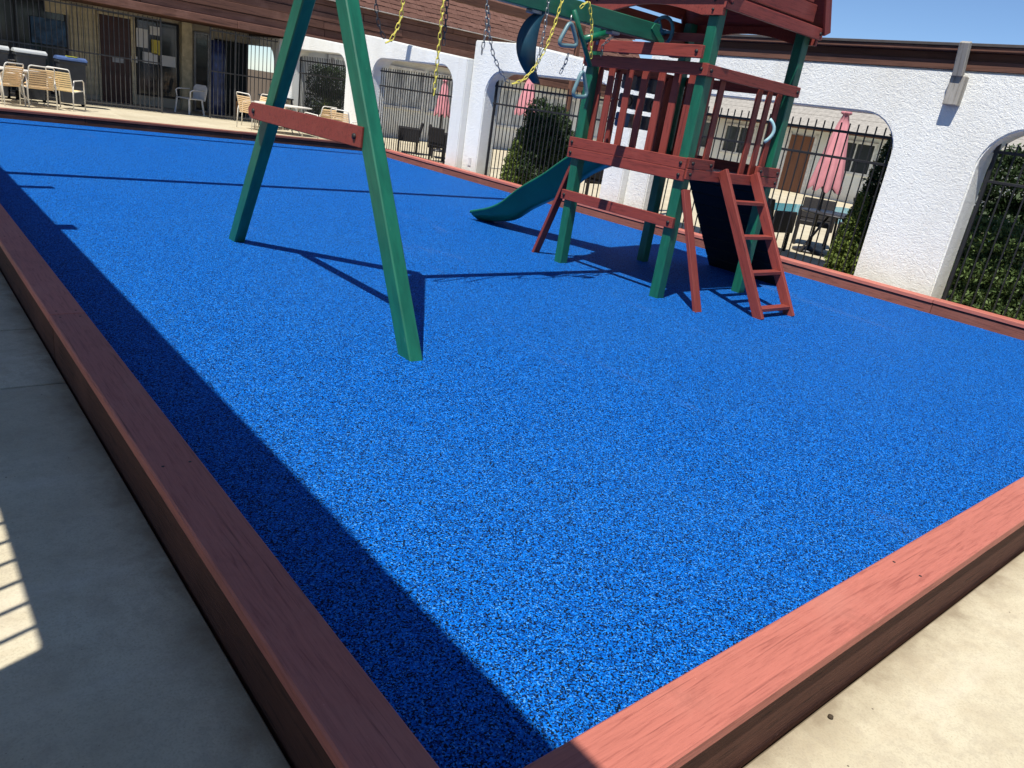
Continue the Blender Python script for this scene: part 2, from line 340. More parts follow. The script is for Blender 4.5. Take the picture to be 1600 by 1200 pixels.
# ================================================================ timber border (cap boards over stacked timbers)
def border(name, label, segs, along, lo, hi, matcap, matside_in, matside_out):
    """along: axis index; lo/hi: range across the other axis"""
    L0 = segs[0]; t = thing(name, label, 'timber border', (lo, L0, ZC) if along == 1 else (L0, lo, ZC), 0, 'timber borders round the play area')
    for a, b in zip(segs[:-1], segs[1:]):
        a += .0015; b -= .0015; jz = random.uniform(-.002, .002); jx = random.uniform(-.003, .003)
        if along == 1:
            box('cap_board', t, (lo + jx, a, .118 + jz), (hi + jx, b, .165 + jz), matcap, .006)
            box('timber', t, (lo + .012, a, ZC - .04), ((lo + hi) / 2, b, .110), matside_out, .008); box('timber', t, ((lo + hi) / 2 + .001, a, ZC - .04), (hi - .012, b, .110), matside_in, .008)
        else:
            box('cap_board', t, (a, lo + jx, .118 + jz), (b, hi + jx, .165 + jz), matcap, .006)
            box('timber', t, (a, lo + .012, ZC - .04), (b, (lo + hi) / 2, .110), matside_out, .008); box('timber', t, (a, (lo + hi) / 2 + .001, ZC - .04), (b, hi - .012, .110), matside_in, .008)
        for e in (a + .05, b - .05, (a + b) / 2):
            for f in (lo + .04, hi - .04):
                p = (f, e, .165 + jz) if along == 1 else (e, f, .165 + jz); tube('screw', t, [Vector(p) - Vector((0, 0, .004)), Vector(p) + Vector((0, 0, .0008))], .0055, 'bolt_dark', 8)
    return t
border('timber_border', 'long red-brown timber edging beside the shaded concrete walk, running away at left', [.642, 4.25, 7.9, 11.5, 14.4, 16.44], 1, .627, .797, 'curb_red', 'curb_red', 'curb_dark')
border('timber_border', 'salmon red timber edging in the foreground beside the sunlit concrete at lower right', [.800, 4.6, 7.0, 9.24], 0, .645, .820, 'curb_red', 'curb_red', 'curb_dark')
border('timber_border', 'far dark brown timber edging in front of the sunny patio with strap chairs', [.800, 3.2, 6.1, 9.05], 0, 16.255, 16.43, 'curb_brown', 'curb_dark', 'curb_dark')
border('timber_border', 'timber edging along the white arcade wall behind the play tower', [.824, 3.2, 5.2, 7.6, 10.2, 13.1, 15.6, 16.44], 1, 9.06, 9.24, 'curb_red', 'curb_brown', 'curb_brown')
# ================================================================ arcade walls
def opening(ya, yb, zt=2.065, r=.46, n=8):
    p = [(ya, -.12), (ya, zt - r)]
    for i in range(1, n + 1):
        a = math.pi - i * math.pi / 2 / n; p.append((ya + r + r * math.cos(a), zt - r + r * math.sin(a)))
    for i in range(0, n + 1):
        a = math.pi / 2 - i * math.pi / 2 / n; p.append((yb - r + r * math.cos(a), zt - r + r * math.sin(a)))
    p.append((yb, -.12)); return p
def wall_sec(name, parent, y0, y1, ops, top, x0, x1, mat='stucco_white', r=.46):
    poly = [(y0, -.12)]
    for a, b in ops: poly += opening(a, b, 2.065, r)
    poly += [(y1, -.12)] + top[::-1]
    return prism(name, parent, poly, x0, x1, mat, 'x', .018)
aw = thing('arcade_wall', 'long white stucco wall with arched openings behind the playground', 'wall', (9.5, 8, -.12))
wall_sec('near_section', aw, -4, 8.5, [(-.22, 3.42), (4.40, 8.06)], [(-4, 2.60), (8.5, 2.60)], 9.55, 9.92)
wall_sec('middle_section', aw, 8.501, 12.95, [(8.95, 12.45)], [(8.501, 2.26), (9.82, 2.397), (11.04, 2.53), (11.45, 2.575), (12.95, 2.59)], 9.42, 9.80)
wall_sec('far_section', aw, 12.951, 17.2, [(13.36, 16.68)], [(12.951, 2.235), (14.5, 2.34), (17.2, 2.545)], 9.28, 9.66)
wall_sec('far_section', aw, 17.201, 21.6, [(17.96, 21.1)], [(17.201, 2.24), (18.2, 2.30), (20.45, 2.41), (21.6, 2.44)], 9.28, 9.66)
wall_sec('far_section', aw, 21.98, 26.4, [(22.35, 25.8)], [(21.98, 2.3), (26.4, 2.3)], 9.28, 9.66)
for a, b in ((-4, -.6), (-.598, 2.9), (2.902, 5.9), (5.902, 8.5)):
    box('lower_fascia', aw, (9.536, a, 2.60), (9.95, b, 2.70), 'eave_brown')
    box('recess_board', aw, (9.60, a, 2.701), (9.9, b, 2.79), 'eave_brown')
    box('upper_fascia', aw, (9.47, a, 2.792), (10.1, b, 2.835), 'eave_brown')
    box('drip_edge', aw, (9.455, a, 2.838), (10.12, b, 2.87), 'roof_felt')
box('bracket', aw, (9.44, 3.80, 2.225), (9.56, 3.955, 2.535), 'bracket_grey', .008)
bar('bracket', aw, (9.44, 3.882, 2.53), (9.34, 3.872, 2.865), .11, .07, 'bracket_grey', (1, 0, 0), .008)
box('outlet_cover', aw, (9.405, 12.62, .24), (9.421, 12.72, .40), 'outlet')
lw = thing('arcade_wall', 'left-hand white stucco arcade wall whose eave shades the concrete walk', 'wall', (-.6, 3, -.12))
wall_sec('wall_section', lw, -3, 16.4, [(-2.9, .72), (1.62, 5.22), (6.12, 9.72), (10.62, 14.2)], [(-3, 2.58), (16.4, 2.58)], -.825, -.49, 'stucco_white', .02)
for a, b in ((-3, 4), (4.003, 10), (10.003, 16.4)):
    box('lower_fascia', lw, (-.85, a, 2.585), (-.44, b, 2.70), 'eave_brown'); box('upper_fascia', lw, (-1.0, a, 2.703), (-.18, b, 2.83), 'eave_brown')
bar('bracket', lw, (-.5, 8.66, 2.76), (.10, 8.70, 2.86), .13, .09, 'bracket_grey'); bar('bracket', lw, (-.5, 6.70, 2.78), (-.07, 6.72, 2.85), .2, .06, 'bracket_grey')
# overhead timbers carried on short posts above the wall tops; they throw the two shadow lines across the rubber
for y, lab in ((9.45, 'brown overhead timber crossing above the play area beyond the swing'), (14.93, 'brown overhead timber crossing above the far end of the play area')):
    t = thing('overhead_timber', lab, 'timber', (4.5, y, 2.5), 0, 'overhead timbers'); rx = 11.6 if y < 12 else 14.0
    box('beam', t, (-.75, y - .075, 3.42), (rx + .1, y + .075, 3.60), 'eave_brown'); box('post', t, (rx - .06, y - .05, -.1), (rx + .04, y + .05, 3.42), 'eave_brown'); box('post', t, (-.70, y - .05, 2.7), (-.6, y + .05, 3.42), 'eave_brown')
# ================================================================ iron fences
def fence(label, axis, a, b, fixed, zs, ztop, sp, mat='iron_black', posts=(), group='iron picket fences', pw=.016, off=.0):
    loc = (fixed, a, zs[0] - .05) if axis == 1 else (a, fixed, zs[0] - .05)
    t = thing('iron_fence', label, 'fence', loc, 0, group)
    P = (lambda u, z, d=0: (fixed + d, u, z)) if axis == 1 else (lambda u, z, d=0: (u, fixed + d, z))
    for z in zs: bar('rail', t, P(a, z), P(b, z), .03, .032, mat, (0, 0, 1), .003)
    n = int((b - a) / sp); s0 = (b - a - (n - 1) * sp) / 2
    for i in range(n):
        u = a + s0 + i * sp
        bar('picket', t, P(u, zs[0] - .06), P(u, ztop), pw, pw, mat, (1, 0, 0), .003)
    for u in posts: bar('post', t, P(u, -.08), P(u, ztop + .01), pw * 2.4, pw * 2.4, mat, (1, 0, 0), .004)
    return t
G = 'iron picket fences in the arches'
fence('black iron fence in the rightmost arch, in front of the clipped hedge', 1, -.15, 3.36, 9.74, [.06, 1.49, 1.81], 1.91, .118, posts=(3.33,), group=G)
fence('black iron fence in the arch in front of the large pink umbrella', 1, 4.46, 8.0, 9.74, [.06, 1.49, 1.81], 1.92, .118, group=G)
fence('black iron fence in the arch behind the slide, in front of two conifers', 1, 9.0, 12.40, 9.62, [.06, 1.49, 1.81], 1.92, .112, posts=(12.36,), group=G)
fence('black iron fence in the arch just right of the near swing leg', 1, 13.42, 16.62, 9.48, [.06, 1.49, 1.81], 1.88, .10, group=G)
fence('black iron fence in the arch seen between the two swing legs', 1, 18.02, 21.05, 9.48, [.06, 1.49, 1.81], 1.93, .10, posts=(21.0,), group=G)
fence('iron fence in the left arcade arch, casting barred light on the concrete', 1, 1.66, 5.18, -.66, [.0, .95], 2.10, .122, posts=(), group=G)
fence('tall dark iron fence in front of the shaded porch, left of its gateway', 0, -1.5, 6.12, 21.98, [.06, 1.19, 2.2], 2.26, .112, 'iron_grey', posts=(6.14, 2.0), group='porch fences')
fence('tall dark iron fence in front of the shaded porch, right of its gateway', 0, 7.4, 9.22, 21.98, [.06, 1.19, 2.2], 2.26, .112, 'iron_grey', posts=(7.38, 8.05), group='porch fences')
# ================================================================ far building with deep plank fascia and shingle mansard
fb = thing('brown_roofed_building', 'low building with deep brown plank fascia and shingle roof across the far end', 'building', (8, 24, -.1))
zs = [2.33, 2.53, 2.74, 2.95, 3.16, 3.36, 3.50]
for r, (z0, z1) in enumerate(zip(zs[:-1], zs[1:])):
    x = -4 + random.uniform(-1.5, 0)
    while x < 24:
        x1 = min(24, x + random.uniform(3.2, 5.4)); yo = 21.70 + random.uniform(-.014, .014) + (.05 if r % 3 == 1 else 0)
        box('fascia_plank', fb, (x + .004, yo, z0 + .006), (x1 - .004, yo + .06, z1 - .004), 'plank_brown', .008); x = x1
box('fascia_backing', fb, (-4, 21.83, 2.36), (24, 21.9, 3.5), 'dark_inside')
box('flashing', fb, (-4, 21.62, 3.502), (24, 21.9, 3.528), 'flashing')
# shingle courses
lean = Vector((0, .62, .785)).normalized(); nrm = Vector((0, -.785, .62)).normalized()
for r in range(9):
    V = []; F = []; x = -4.0; base = Vector((0, 21.66, 3.53)) + lean * (r * .175)
    while x < 24:
        wd = random.uniform(.09, .30); dp = random.uniform(-.018, .018); th = random.uniform(.016, .034); b = len(V)
        for xx in (x + .003, x + wd - .003):
            for l, n in ((dp, th), (.25, .006), (.25, -.012), (dp, 0.0)):
                q = base + lean * l + nrm * n; V.append((xx, q.y, q.z))
        F += [(b, b + 1, b + 5, b + 4), (b + 3, b, b + 4, b + 7), (b, b + 3, b + 2, b + 1), (b + 4, b + 5, b + 6, b + 7), (b + 2, b + 3, b + 7, b + 6)]; x += wd
    o = mesh_obj('shingle_course', V, F, 'shingle_brown', fb, False, (8, base.y, base.z)); o['kind'] = 'stuff'
q = Vector((0, 21.66, 3.53)); e = q + lean * 1.72
mesh_obj('roof_deck', [(-4, q.y + .05, q.z - .03), (24, q.y + .05, q.z - .03), (24, e.y + .03, e.z - .03), (-4, e.y + .03, e.z - .03), (24, 30, e.z - .05), (-4, 30, e.z - .05)], [(0, 1, 2, 3), (3, 2, 4, 5)], 'roof_felt', fb)
box('porch_ceiling', fb, (-4, 21.92, 2.35), (24, 30, 2.40), 'eave_brown')
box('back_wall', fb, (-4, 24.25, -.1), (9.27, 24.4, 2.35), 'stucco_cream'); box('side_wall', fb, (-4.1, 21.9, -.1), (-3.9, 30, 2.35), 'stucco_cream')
box('courtyard_wall', fb, (9.68, 22.35, -.1), (24, 22.5, 2.35), 'stucco_white')
for i in range(7):                                            # tan board siding
    x = 4.52 + i * .088; box('siding_board', fb, (x, 24.215, .12), (x + .08, 24.248, 2.30), 'tan_siding')
box('siding_board', fb, (3.96, 24.10, 2.0), (4.5, 24.14, 2.32), 'tan_siding')
d = box('door', fb, (5.22, 24.20, -.03), (5.98, 24.249, 2.17), 'door_maroon'); box('mail_slot', fb, (5.5, 24.185, 1.02), (5.78, 24.199, 1.16), 'metal_grey')
box('door_frame', fb, (5.985, 24.18, -.03), (6.09, 24.249, 2.22), 'tan_siding'); box('door_frame', fb, (5.16, 24.19, -.03), (5.215, 24.249, 2.22), 'tan_siding'); box('door_frame', fb, (5.16, 24.185, 2.175), (6.09, 24.2, 2.235), 'tan_siding')
def window(parent, lo, hi, axis, frame='window_frame', mull=1, fw=.05, depth=.05, gl='glass'):
    """flat window on a wall facing -Y (axis 1) or -X (axis 0)"""
    (a0, f0, z0), (a1, z1) = lo, hi
    B = (lambda n, p, u0, u1, w0, w1, m, d0, d1: box(n, p, (u0, f0 - d1, w0), (u1, f0 - d0, w1), m)) if axis == 1 else (lambda n, p, u0, u1, w0, w1, m, d0, d1: box(n, p, (f0 - d1, u0, w0), (f0 - d0, u1, w1), m))
    g = B('window', parent, a0, a1, z0, z1, gl, .002, .012)
    for u0, u1, w0, w1 in ((a0 - fw, a0, z0 - fw, z1 + fw), (a1, a1 + fw, z0 - fw, z1 + fw), (a0 + .001, a1 - .001, z0 - fw, z0), (a0 + .001, a1 - .001, z1, z1 + fw)): B('window_frame', parent, u0, u1, w0, w1, frame, .001, depth)
    for i in range(mull):
        u = a0 + (a1 - a0) * (i + 1) / (mull + 1); B('mullion', parent, u - .02, u + .02, z0 + .001, z1 - .001, frame, .013, depth - .005)
    return g
window(fb, (6.16, 24.249, .30), (7.2, 2.2), 1, 'dark_inside'); window(fb, (2.75, 24.249, .05), (4.4, 2.2), 1, 'dark_inside', 2); window(fb, (-.5, 24.249, .05), (2.45, 2.2), 1, 'dark_inside', 3)
box('poster', fb, (3.62, 24.12, 1.22), (4.40, 24.15, 1.84), 'poster_blue'); box('column', fb, (7.27, 24.0, -.03), (7.55, 24.24, 2.34), 'tan_siding')
window(fb, (7.72, 24.249, .02), (8.05, 2.1), 1, 'metal_grey', 0, .06)
window(fb, (8.3, 24.249, .02), (9.2, 2.0), 1, 'dark_inside', 1)
NP = [((213, 58), .30, .48, 'paper_white', 'tall white notice taped to the porch window, left of the yellow one'), ((237, 73), .26, .38, 'paper_yellow', 'yellow notice taped to the porch window'),
      ((223, 89), .4, .28, 'paper_white', 'wide white notice on the porch window below the yellow one'), ((250, 94), .42, .28, 'paper_white', 'wide white notice lowest on the porch window at right'), ((205, 92), .16, .16, 'paper_white', 'small white notice at the lower left of the porch window'), ((234, 47), .3, .22, 'paper_white', 'white sheet high on the porch window')]
for (px, py), ww, hh, m, lab in NP:
    p = onY(px, py, 24.19); tag(box('paper_notice', None, (p.x, 24.188, p.z - hh / 2), (p.x + ww, 24.194, p.z + hh / 2), m, 0), lab, 'notice', 'notices on the porch window')
for a in (11.0, 12.8, 14.6): window(fb, (a, 22.35, .95), (a + 1.5, 2.05), 1, 'window_frame', 1, .08, .07, 'glass_curtain')
for a in (17.2, 19.6, 22.0): window(fb, (a, 22.35, .8), (a + 1.6, 2.0), 1, 'window_frame', 1, .08, .07, 'glass_curtain')
box('door', fb, (16.4 - .3, 22.3, -.06), (16.9, 22.349, 2.05), 'door_wood')
# ================================================================ building across the pool
eb = thing('pool_building', 'white building with grey roof and brown door seen through the arch beyond the pool', 'building', (28, 10, -.1))
box('wall', eb, (28, -8, -.1), (28.2, 40, 2.5), 'stucco_white'); box('soffit_board', eb, (27.2, -8, 2.30), (28.0, 40, 2.44), 'eave_brown')
sd = Vector((.86, 0, .5)).normalized()
for r in range(9):
    p = Vector((26.9, 0, 2.42)) + sd * (r * .30); q = p + sd * .36
    x = -8
    while x < 40:
        x1 = min(40, x + 6); bar('shingle_row', eb, (p.x, x + .003, p.z + .02), (p.x, x1 - .003, p.z + .02), .36, .03, 'grey_shingle', (-.5, 0, .86), .004); x = x1
for a in (15.9, 23.5, 31): 
    box('door', eb, (27.94, a, -.06), (27.999, a + 1.0, 2.05), 'door_wood'); box('door_frame', eb, (27.95, a - .1, -.06), (27.999, a - .002, 2.15), 'window_frame'); box('door_frame', eb, (27.95, a + 1.002, -.06), (27.999, a + 1.1, 2.15), 'window_frame')
for a in (13.5, 10.5, 18.6, 20.7, 26.5, 28.7, 34): window(eb, (a, 28.0, 1.05), (a + 1.35, 2.05), 0, 'window_frame', 1, .09, .07)
# ================================================================ PLAY SET
ps = thing('play_set', 'wooden play set with red tower, green posts, swing beam, slide and ladder', 'play set', (5.7, 4.9, 0))
GV, RP = 'green_vinyl', 'red_paint'
X0, X1, Y0, Y1 = 5.615, 7.075, 4.345, 5.82
pw = .105
for x in (X0, X1 - pw):
    for y in (Y0, Y1 - pw): box('post', ps, (x, y, -.02), (x + pw, y + pw, 2.60), GV, .008)
def bolt(p, ax, r=.016):
    d = {'x': Vector((1, 0, 0)), 'y': Vector((0, 1, 0))}[ax]; tube('bolt', ps, [Vector(p) - d * .012, Vector(p) + d * .01], r, 'bolt_dark', 8)
def xboard(z0, z1, ya, yb, xo, t=.038, m=RP, bolts=True, n='board'):
    o = box(n, ps, (xo - t, ya, z0), (xo, yb, z1), m)
    if bolts:
        for y in (ya + .05, yb - .05): bolt((xo - t, y, (z0 + z1) / 2), 'x')
    return o
def yboard(z0, z1, xa, xb, yo, t=.038, m=RP, bolts=True, n='board'):
    o = box(n, ps, (xa, yo - t, z0), (xb, yo, z1), m)
    if bolts:
        for x in (xa + .05, xb - .05): bolt((x, yo - t, (z0 + z1) / 2), 'y')
    return o
# -X face
xboard(1.195, 1.295, Y0 - .02, Y1 + .03, X0, n='deck_board'); xboard(1.092, 1.192, Y0 - .02, Y1 + .03, X0, n='deck_board')
xboard(1.975, 2.078, Y0 - .02, Y1 + .02, X0, n='rail'); xboard(2.105, 2.208, Y0 + .02, Y1 - .02, X0 - .06, .04, n='beam_support_board')
xboard(.668, .765, Y0 - .02, Y1 + .02, X0, n='brace_board')
for y in (4.545, 4.72, 4.90, 5.10, 5.30, 5.54, 5.70): box('picket', ps, (X0 + .08, y - .04, 1.17), (X0 + .103, y + .04, 2.04), RP)
for a in (5.27, 4.66): box('beam_block', ps, (X0 - .10, a - .05 + .2, 2.0) if False else (X0 - .058, a, 2.1), (X0 - .004, a + .09, 2.2), RP)
# -Y face
yboard(1.975, 2.07, X0 - .04, X1, Y0, n='rail'); yboard(1.112, 1.205, X0 - .015, X1 + .02, Y0, n='deck_board')
yboard(1.21, 1.30, X0 - .01, X0 + .36, Y0, n='deck_board'); yboard(1.21, 1.30, X1 - .38, X1 + .02, Y0, n='deck_board')
for x in (5.77, 5.95, 6.55, 6.72, 6.88): box('picket', ps, (x - .04, Y0 + .045, 1.17), (x + .04, Y0 + .068, 2.03), RP)
# +Y and +X faces
yboard(1.975, 2.07, X0, X1, Y1 + .04, n='rail', bolts=False); yboard(1.092, 1.192, X0, X1, Y1 + .04, n='deck_board', bolts=False)
for x in (5.8, 6.9): box('picket', ps, (x - .04, Y1 - .03, 1.17), (x + .04, Y1 - .003, 2.03), RP)
xboard(1.975, 2.07, Y0, Y1, X1 + .04, n='rail', bolts=False); xboard(1.10, 1.29, Y0, Y1, X1 + .04, n='deck_board', bolts=False)
for y in (5.50, 5.66): box('picket', ps, (X1 - .03, y - .04, 1.17), (X1 - .003, y + .04, 2.03), RP)
# deck planks
for i in range(10):
    a = Y0 + .02 + i * .144; box('deck_plank', ps, (X0 + .03, a, 1.15), (X1 - .03, a + .138, 1.188), 'curb_dark' if False else RP)
# roof: arched gable boards, eave boards, plank slopes, ridge along X
def archboard(xo):
    n = 12; ya, yb = Y0 - .06, Y1 + .06; poly = [(ya, 2.45), (ya, 2.60), (yb, 2.60), (yb, 2.45), (yb - .22, 2.45)]
    for i in range(n + 1):
        s = i / n; y = yb - .22 - s * (yb - ya - .44); poly.append((y, 2.45 + .085 * math.sin(math.pi * s)))
    poly.append((ya + .22, 2.45)); prism('arched_board', ps, poly, xo - .038, xo, RP, 'x')
    for y in (ya + .1, yb - .1):
        for z in (2.49, 2.56): bolt((xo - .038, y, z), 'x', .011)
archboard(X0 - .001); archboard(X1 + .04)
yboard(2.50, 2.60, X0 - .05, X1 + .03, Y0 - .062, n='eave_board'); yboard(2.50, 2.60, X0 - .05, X1 + .05, Y1 + .10, n='eave_board', bolts=False)
yboard(2.36, 2.46, X0 + .10, X1 - .1, Y1 - .02, n='inner_beam', bolts=False)
xm = (X0 + X1) / 2; HW = .795; TA = 2.05; ca, sa = 1 / math.hypot(1, TA), TA / math.hypot(1, TA)
for s_ in (-1, 1):
    for i in range(13):
        dd = .07 + i * .142; bar('roof_plank', ps, (xm + s_ * (HW - ca * dd), Y0 - .10, 2.60 + sa * dd), (xm + s_ * (HW - ca * dd), Y1 + .10, 2.60 + sa * dd), .15, .022, RP, (s_ * sa, 0, ca))
    for yy in (Y0 - .115, Y1 + .115): bar('rake_board', ps, (xm + s_ * (HW + .0), yy, 2.56), (xm + s_ * .02, yy, 2.56 + TA * HW), .026, .10, RP, (s_ * sa, 0, ca))
box('ridge_cap', ps, (xm - .07, Y0 - .1, 2.60 + TA * HW - .06), (xm + .07, Y1 + .1, 2.60 + TA * HW + .02), RP)
for i in range(9):
    z = 2.63 + i * .155; hw = HW - (z + .15 - 2.60) / TA - .10
    if hw > .05:
        for yy in (Y0 - .05, Y1 + .05): box('gable_board', ps, (xm - hw, yy - .011, z), (xm + hw, yy + .011, z + .148), RP)
# diagonal braces
bar('diagonal_brace', ps, (5.53, 5.87, 1.12), (5.47, 6.18, -.01), .038, .09, RP, (0, 1, 0)) if False else None
p = onZ(838, 395, 0); bar('diagonal_brace', ps, (5.665, 5.80, 1.06), (5.70, 6.235, -.02), .09, .038, RP, (0, 1, 0))
p = onZ(1090, 489, 0); bar('diagonal_brace', ps, (5.665, 4.33, 1.02), (5.675, 3.90, -.02), .09, .038, RP, (0, 1, 0))
# ladder
for xb, xt in ((6.165, 6.085), (6.70, 6.60)):
    bar('ladder_stringer', ps, (xb + .02, 3.575, -.015), (xt + .02, 4.29, 1.225), .042, .095, RP, (0, -.86, .5))
for i, z in enumerate((.075, .375, .675, .965)):
    f = (z + .015) / 1.24; y = 3.575 + .715 * f; x = 6.185 - .08 * f; bar('ladder_rung', ps, (x + .021, y, z), (x + .515, y, z), .085, .034, RP)
for x in (6.12, 6.63): box('ladder_hook', ps, (x, 4.27, 1.16), (x + .06, 4.306, 1.2), 'bolt_dark')
# grab handle
h0 = onY(1203, 186, 4.285); h1 = onY(1209, 205, 4.24); h2 = onY(1194, 222, 4.285)
pts = []
for i in range(11):
    s = i / 10; q = h0 * (1 - s) ** 2 + (h1 * 2 - (h0 + h2) / 2) * 2 * s * (1 - s) + h2 * s * s; pts.append(q)
tube('grab_handle', ps, pts, .016, 'handle_aqua', 8)
# dark climbing panel leaning out of the +X side, planks
for i in range(9):
    s0 = i / 9; s1 = (i + 1) / 9
    a = Vector((7.12, 0, 1.15)).lerp(Vector((8.02, 0, 0.0)), s0); b = Vector((7.12, 0, 1.15)).lerp(Vector((8.02, 0, 0.0)), s1)
    m = (a + b) / 2; bar('climbing_plank', ps, (m.x, 4.46, m.z), (m.x, 5.50, m.z), (b - a).length - .006, .035, 'black_panel', (.78, 0, .62))
# tic-tac-toe frame
for i in range(3):
    for j in range(3):
        x = 6.20 + i * .195; z = 1.46 + j * .19; m = 'ttt_grey'
        if (i, j) == (1, 0): m = 'ttt_tan'
        if (i, j) == (0, 0): m = 'ttt_blue'
        o = box('game_block', ps, (x, 5.77, z), (x + .145, 5.87, z + .145), m, .015)
        if m == 'ttt_grey' and (i + j) % 2 == 1:
            vs, fs = tube_data(arc((x + .072, 5.766, z + .072), .045, 0, 2 * math.pi * 23 / 24, 23), .007, 6, True); mesh_obj('ring_mark', vs, fs, 'ttt_mark', ps, True, (x + .072, 5.766, z + .072))
for j in range(3): tube('game_rod', ps, [(5.98, 5.82, 1.532 + j * .19), (6.95, 5.82, 1.532 + j * .19)], .008, 'hardware', 6)
for x in (6.08, 6.84): box('game_frame', ps, (x, 5.79, 1.19), (x + .05, 5.85, 2.0), RP)
# steering wheel and telescope
WC = onX(1034, 50, 5.74)
vs, fs = tube_data(arc(WC, .125, 0, 2 * math.pi * 27 / 28, 27, 'yz'), .016, 8, True); wh = mesh_obj('steering_wheel', vs, fs, 'wheel_blue', ps, True, tuple(WC))
for a in (60, 180, 300):
    s_ = bar('wheel_spoke', ps, (0, 0, 0), (0, math.cos(R(a)) * .125, math.sin(R(a)) * .125), .026, .014, 'wheel_blue', (1, 0, 0), .003, True)
    s_.parent = wh
tube('wheel_hub', ps, [WC - Vector((.02, 0, 0)), WC + Vector((.06, 0, 0))], .025, 'wheel_blue', 10); bar('wheel_board', ps, (5.80, 4.46, 2.30), (5.80, 5.72, 2.30), .03, .07, RP)
tube('telescope', ps, [(5.33, 5.62, 2.175), (5.62, 5.62, 2.275)], .036, 'slide_green', 12); tube('telescope_mount', ps, [(5.52, 5.62, 2.16), (5.52, 5.62, 2.24)], .016, 'hardware', 8)
# swing beam, A-frame legs and crossbar
BY = 4.95
box('swing_beam', ps, (2.2, BY - .045, 2.215), (5.56, BY + .045, 2.36), GV, .006)
for x in (4.12, 5.02, 3.30, 2.85): box('swing_hanger', ps, (x - .05, BY - .04, 2.188), (x + .05, BY + .04, 2.214), 'hardware'); 
bar('beam_bracket', ps, (5.45, BY - .05, 2.33), (5.62, BY - .05, 2.215), .012, .06, 'slide_green')
def leg(b, t):
    o = bar('swing_leg', ps, b, t, .094, .13, GV, (0, 1, 0), .008); return o
leg((2.392, 3.545, -.05), (2.36, BY - .03, 2.50)); leg((2.505, 6.775, -.05), (2.42, BY + .06, 2.50))
o = prism('cross_bar', ps, [(4.235, 1.125), (4.225, 1.25), (5.99, 1.235), (6.05, 1.19), (6.04, 1.135), (5.97, 1.115)], 2.318, 2.362, RP, 'x', .004)
for y, z in ((4.32, 1.185), (5.93, 1.175)): bolt((2.318, y, z), 'x', .018)
# slide: lofted trough with rolled rims
prof = [(5.80, 1.20), (6.05, 1.18), (6.32, 1.10), (6.54, .965), (6.78, .80), (7.17, .57), (7.46, .355), (7.70, .235), (7.92, .165), (8.09, .115)]
def smooth(P, n=4):
    out = []
    for i in range(len(P) - 1):
        p0, p1, p2, p3 = P[max(i - 1, 0)], P[i], P[i + 1], P[min(i + 2, len(P) - 1)]
        for k_ in range(n):
            t = k_ / n; out.append(tuple(.5 * (2 * p1[j] + (p2[j] - p0[j]) * t + (2 * p0[j] - 5 * p1[j] + 4 * p2[j] - p3[j]) * t * t + (3 * p1[j] - p0[j] - 3 * p2[j] + p3[j]) * t ** 3) for j in range(2)))
    out.append(P[-1]); return out
sp_ = smooth(prof); xl, xr = 6.12, 6.62
def sec(d):
    u = .10 + d * .32; h = [(xl + u, -d), (xl + .035, -.05), (xl + .028, -.030), (xl - .004, -.030), (xl - .008, -.004), (xl, .006), (xl + .05, .008), (xl + .062, -.006), (xl + u + .035, -d + .045)]
    return h + [(xl + u + .075, -d + .014), (xr - u - .075, -d + .014)] + [(xl + xr - x, z) for x, z in h[::-1]]
V = []; F = []; n = len(sp_); m = 20
for i, (y, z) in enumerate(sp_):
    s = i / (n - 1); dpt = .10 + .20 * min(1, s * 3) if s < .33 else .30 - .19 * (s - .33) / .67
    dpt = min(dpt, z - .004 if z < .3 else dpt)
    for x, dz in sec(dpt): V.append((x, y, z + dz))
for i in range(n - 1):
    for j in range(m): F.append((i * m + j, i * m + (j + 1) % m, (i + 1) * m + (j + 1) % m, (i + 1) * m + j))
F.append(tuple(range(m))); F.append(tuple((n - 1) * m + j for j in range(m))[::-1])
mesh_obj('slide', V, F, 'slide_green', ps, True, (xl, 7, 0))
# ================================================================ hanging swing gear
def chain(label, pts, mat, ll=.052, parent=None):
    pts = [Vector(p) for p in pts]; seg = [0]
    for a, b in zip(pts[:-1], pts[1:]): seg.append(seg[-1] + (b - a).length)
    def at(s):
        s = min(max(s, 0), seg[-1] - 1e-6)
        for i in range(len(pts) - 1):
            if s <= seg[i + 1]: return pts[i].lerp(pts[i + 1], (s - seg[i]) / (seg[i + 1] - seg[i] + 1e-9))
    V = []; F = []; pitch = ll * .80; nn = max(2, int(seg[-1] / pitch))
    for i in range(nn):
        a = at(i * pitch); b = at((i + 1) * pitch + .0001); d = (b - a)
        if d.length < 1e-5: continue
        d.normalize(); c = (a + b) / 2; u = Vector((.3, 1, .2)); u = (u - d * u.dot(d)).normalized(); v = d.cross(u)
        if i % 2: u = v
        hw, hl = .0105, ll / 2 - .0105; P = []
        for k_ in range(5): an = -math.pi / 2 + math.pi * k_ / 4; P.append(c + d * (hl + hw * math.cos(an)) + u * hw * math.sin(an))
        for k_ in range(5): an = math.pi / 2 + math.pi * k_ / 4; P.append(c + d * (-hl + hw * math.cos(an)) + u * hw * math.sin(an))
        v_, f_ = tube_data(P, .0036, 5, True, len(V)); V += v_; F += f_
    o = mesh_obj('swing_chain', V, F, mat, None, True, tuple(pts[0])); return tag(o, label, 'chain', 'chains hanging from the swing beam')
HY = 4.87
def H(px, py, y=HY): return onY(px, py, y)
top = lambda px: (lambda v: Vector((v.x, HY, 2.36)))(H(px, 0))
chain('black half of the looped chain hanging nearest the swing legs', [top(585), H(587, 5), H(590, 30), H(596, 52), H(606, 67)], 'chain_dark')
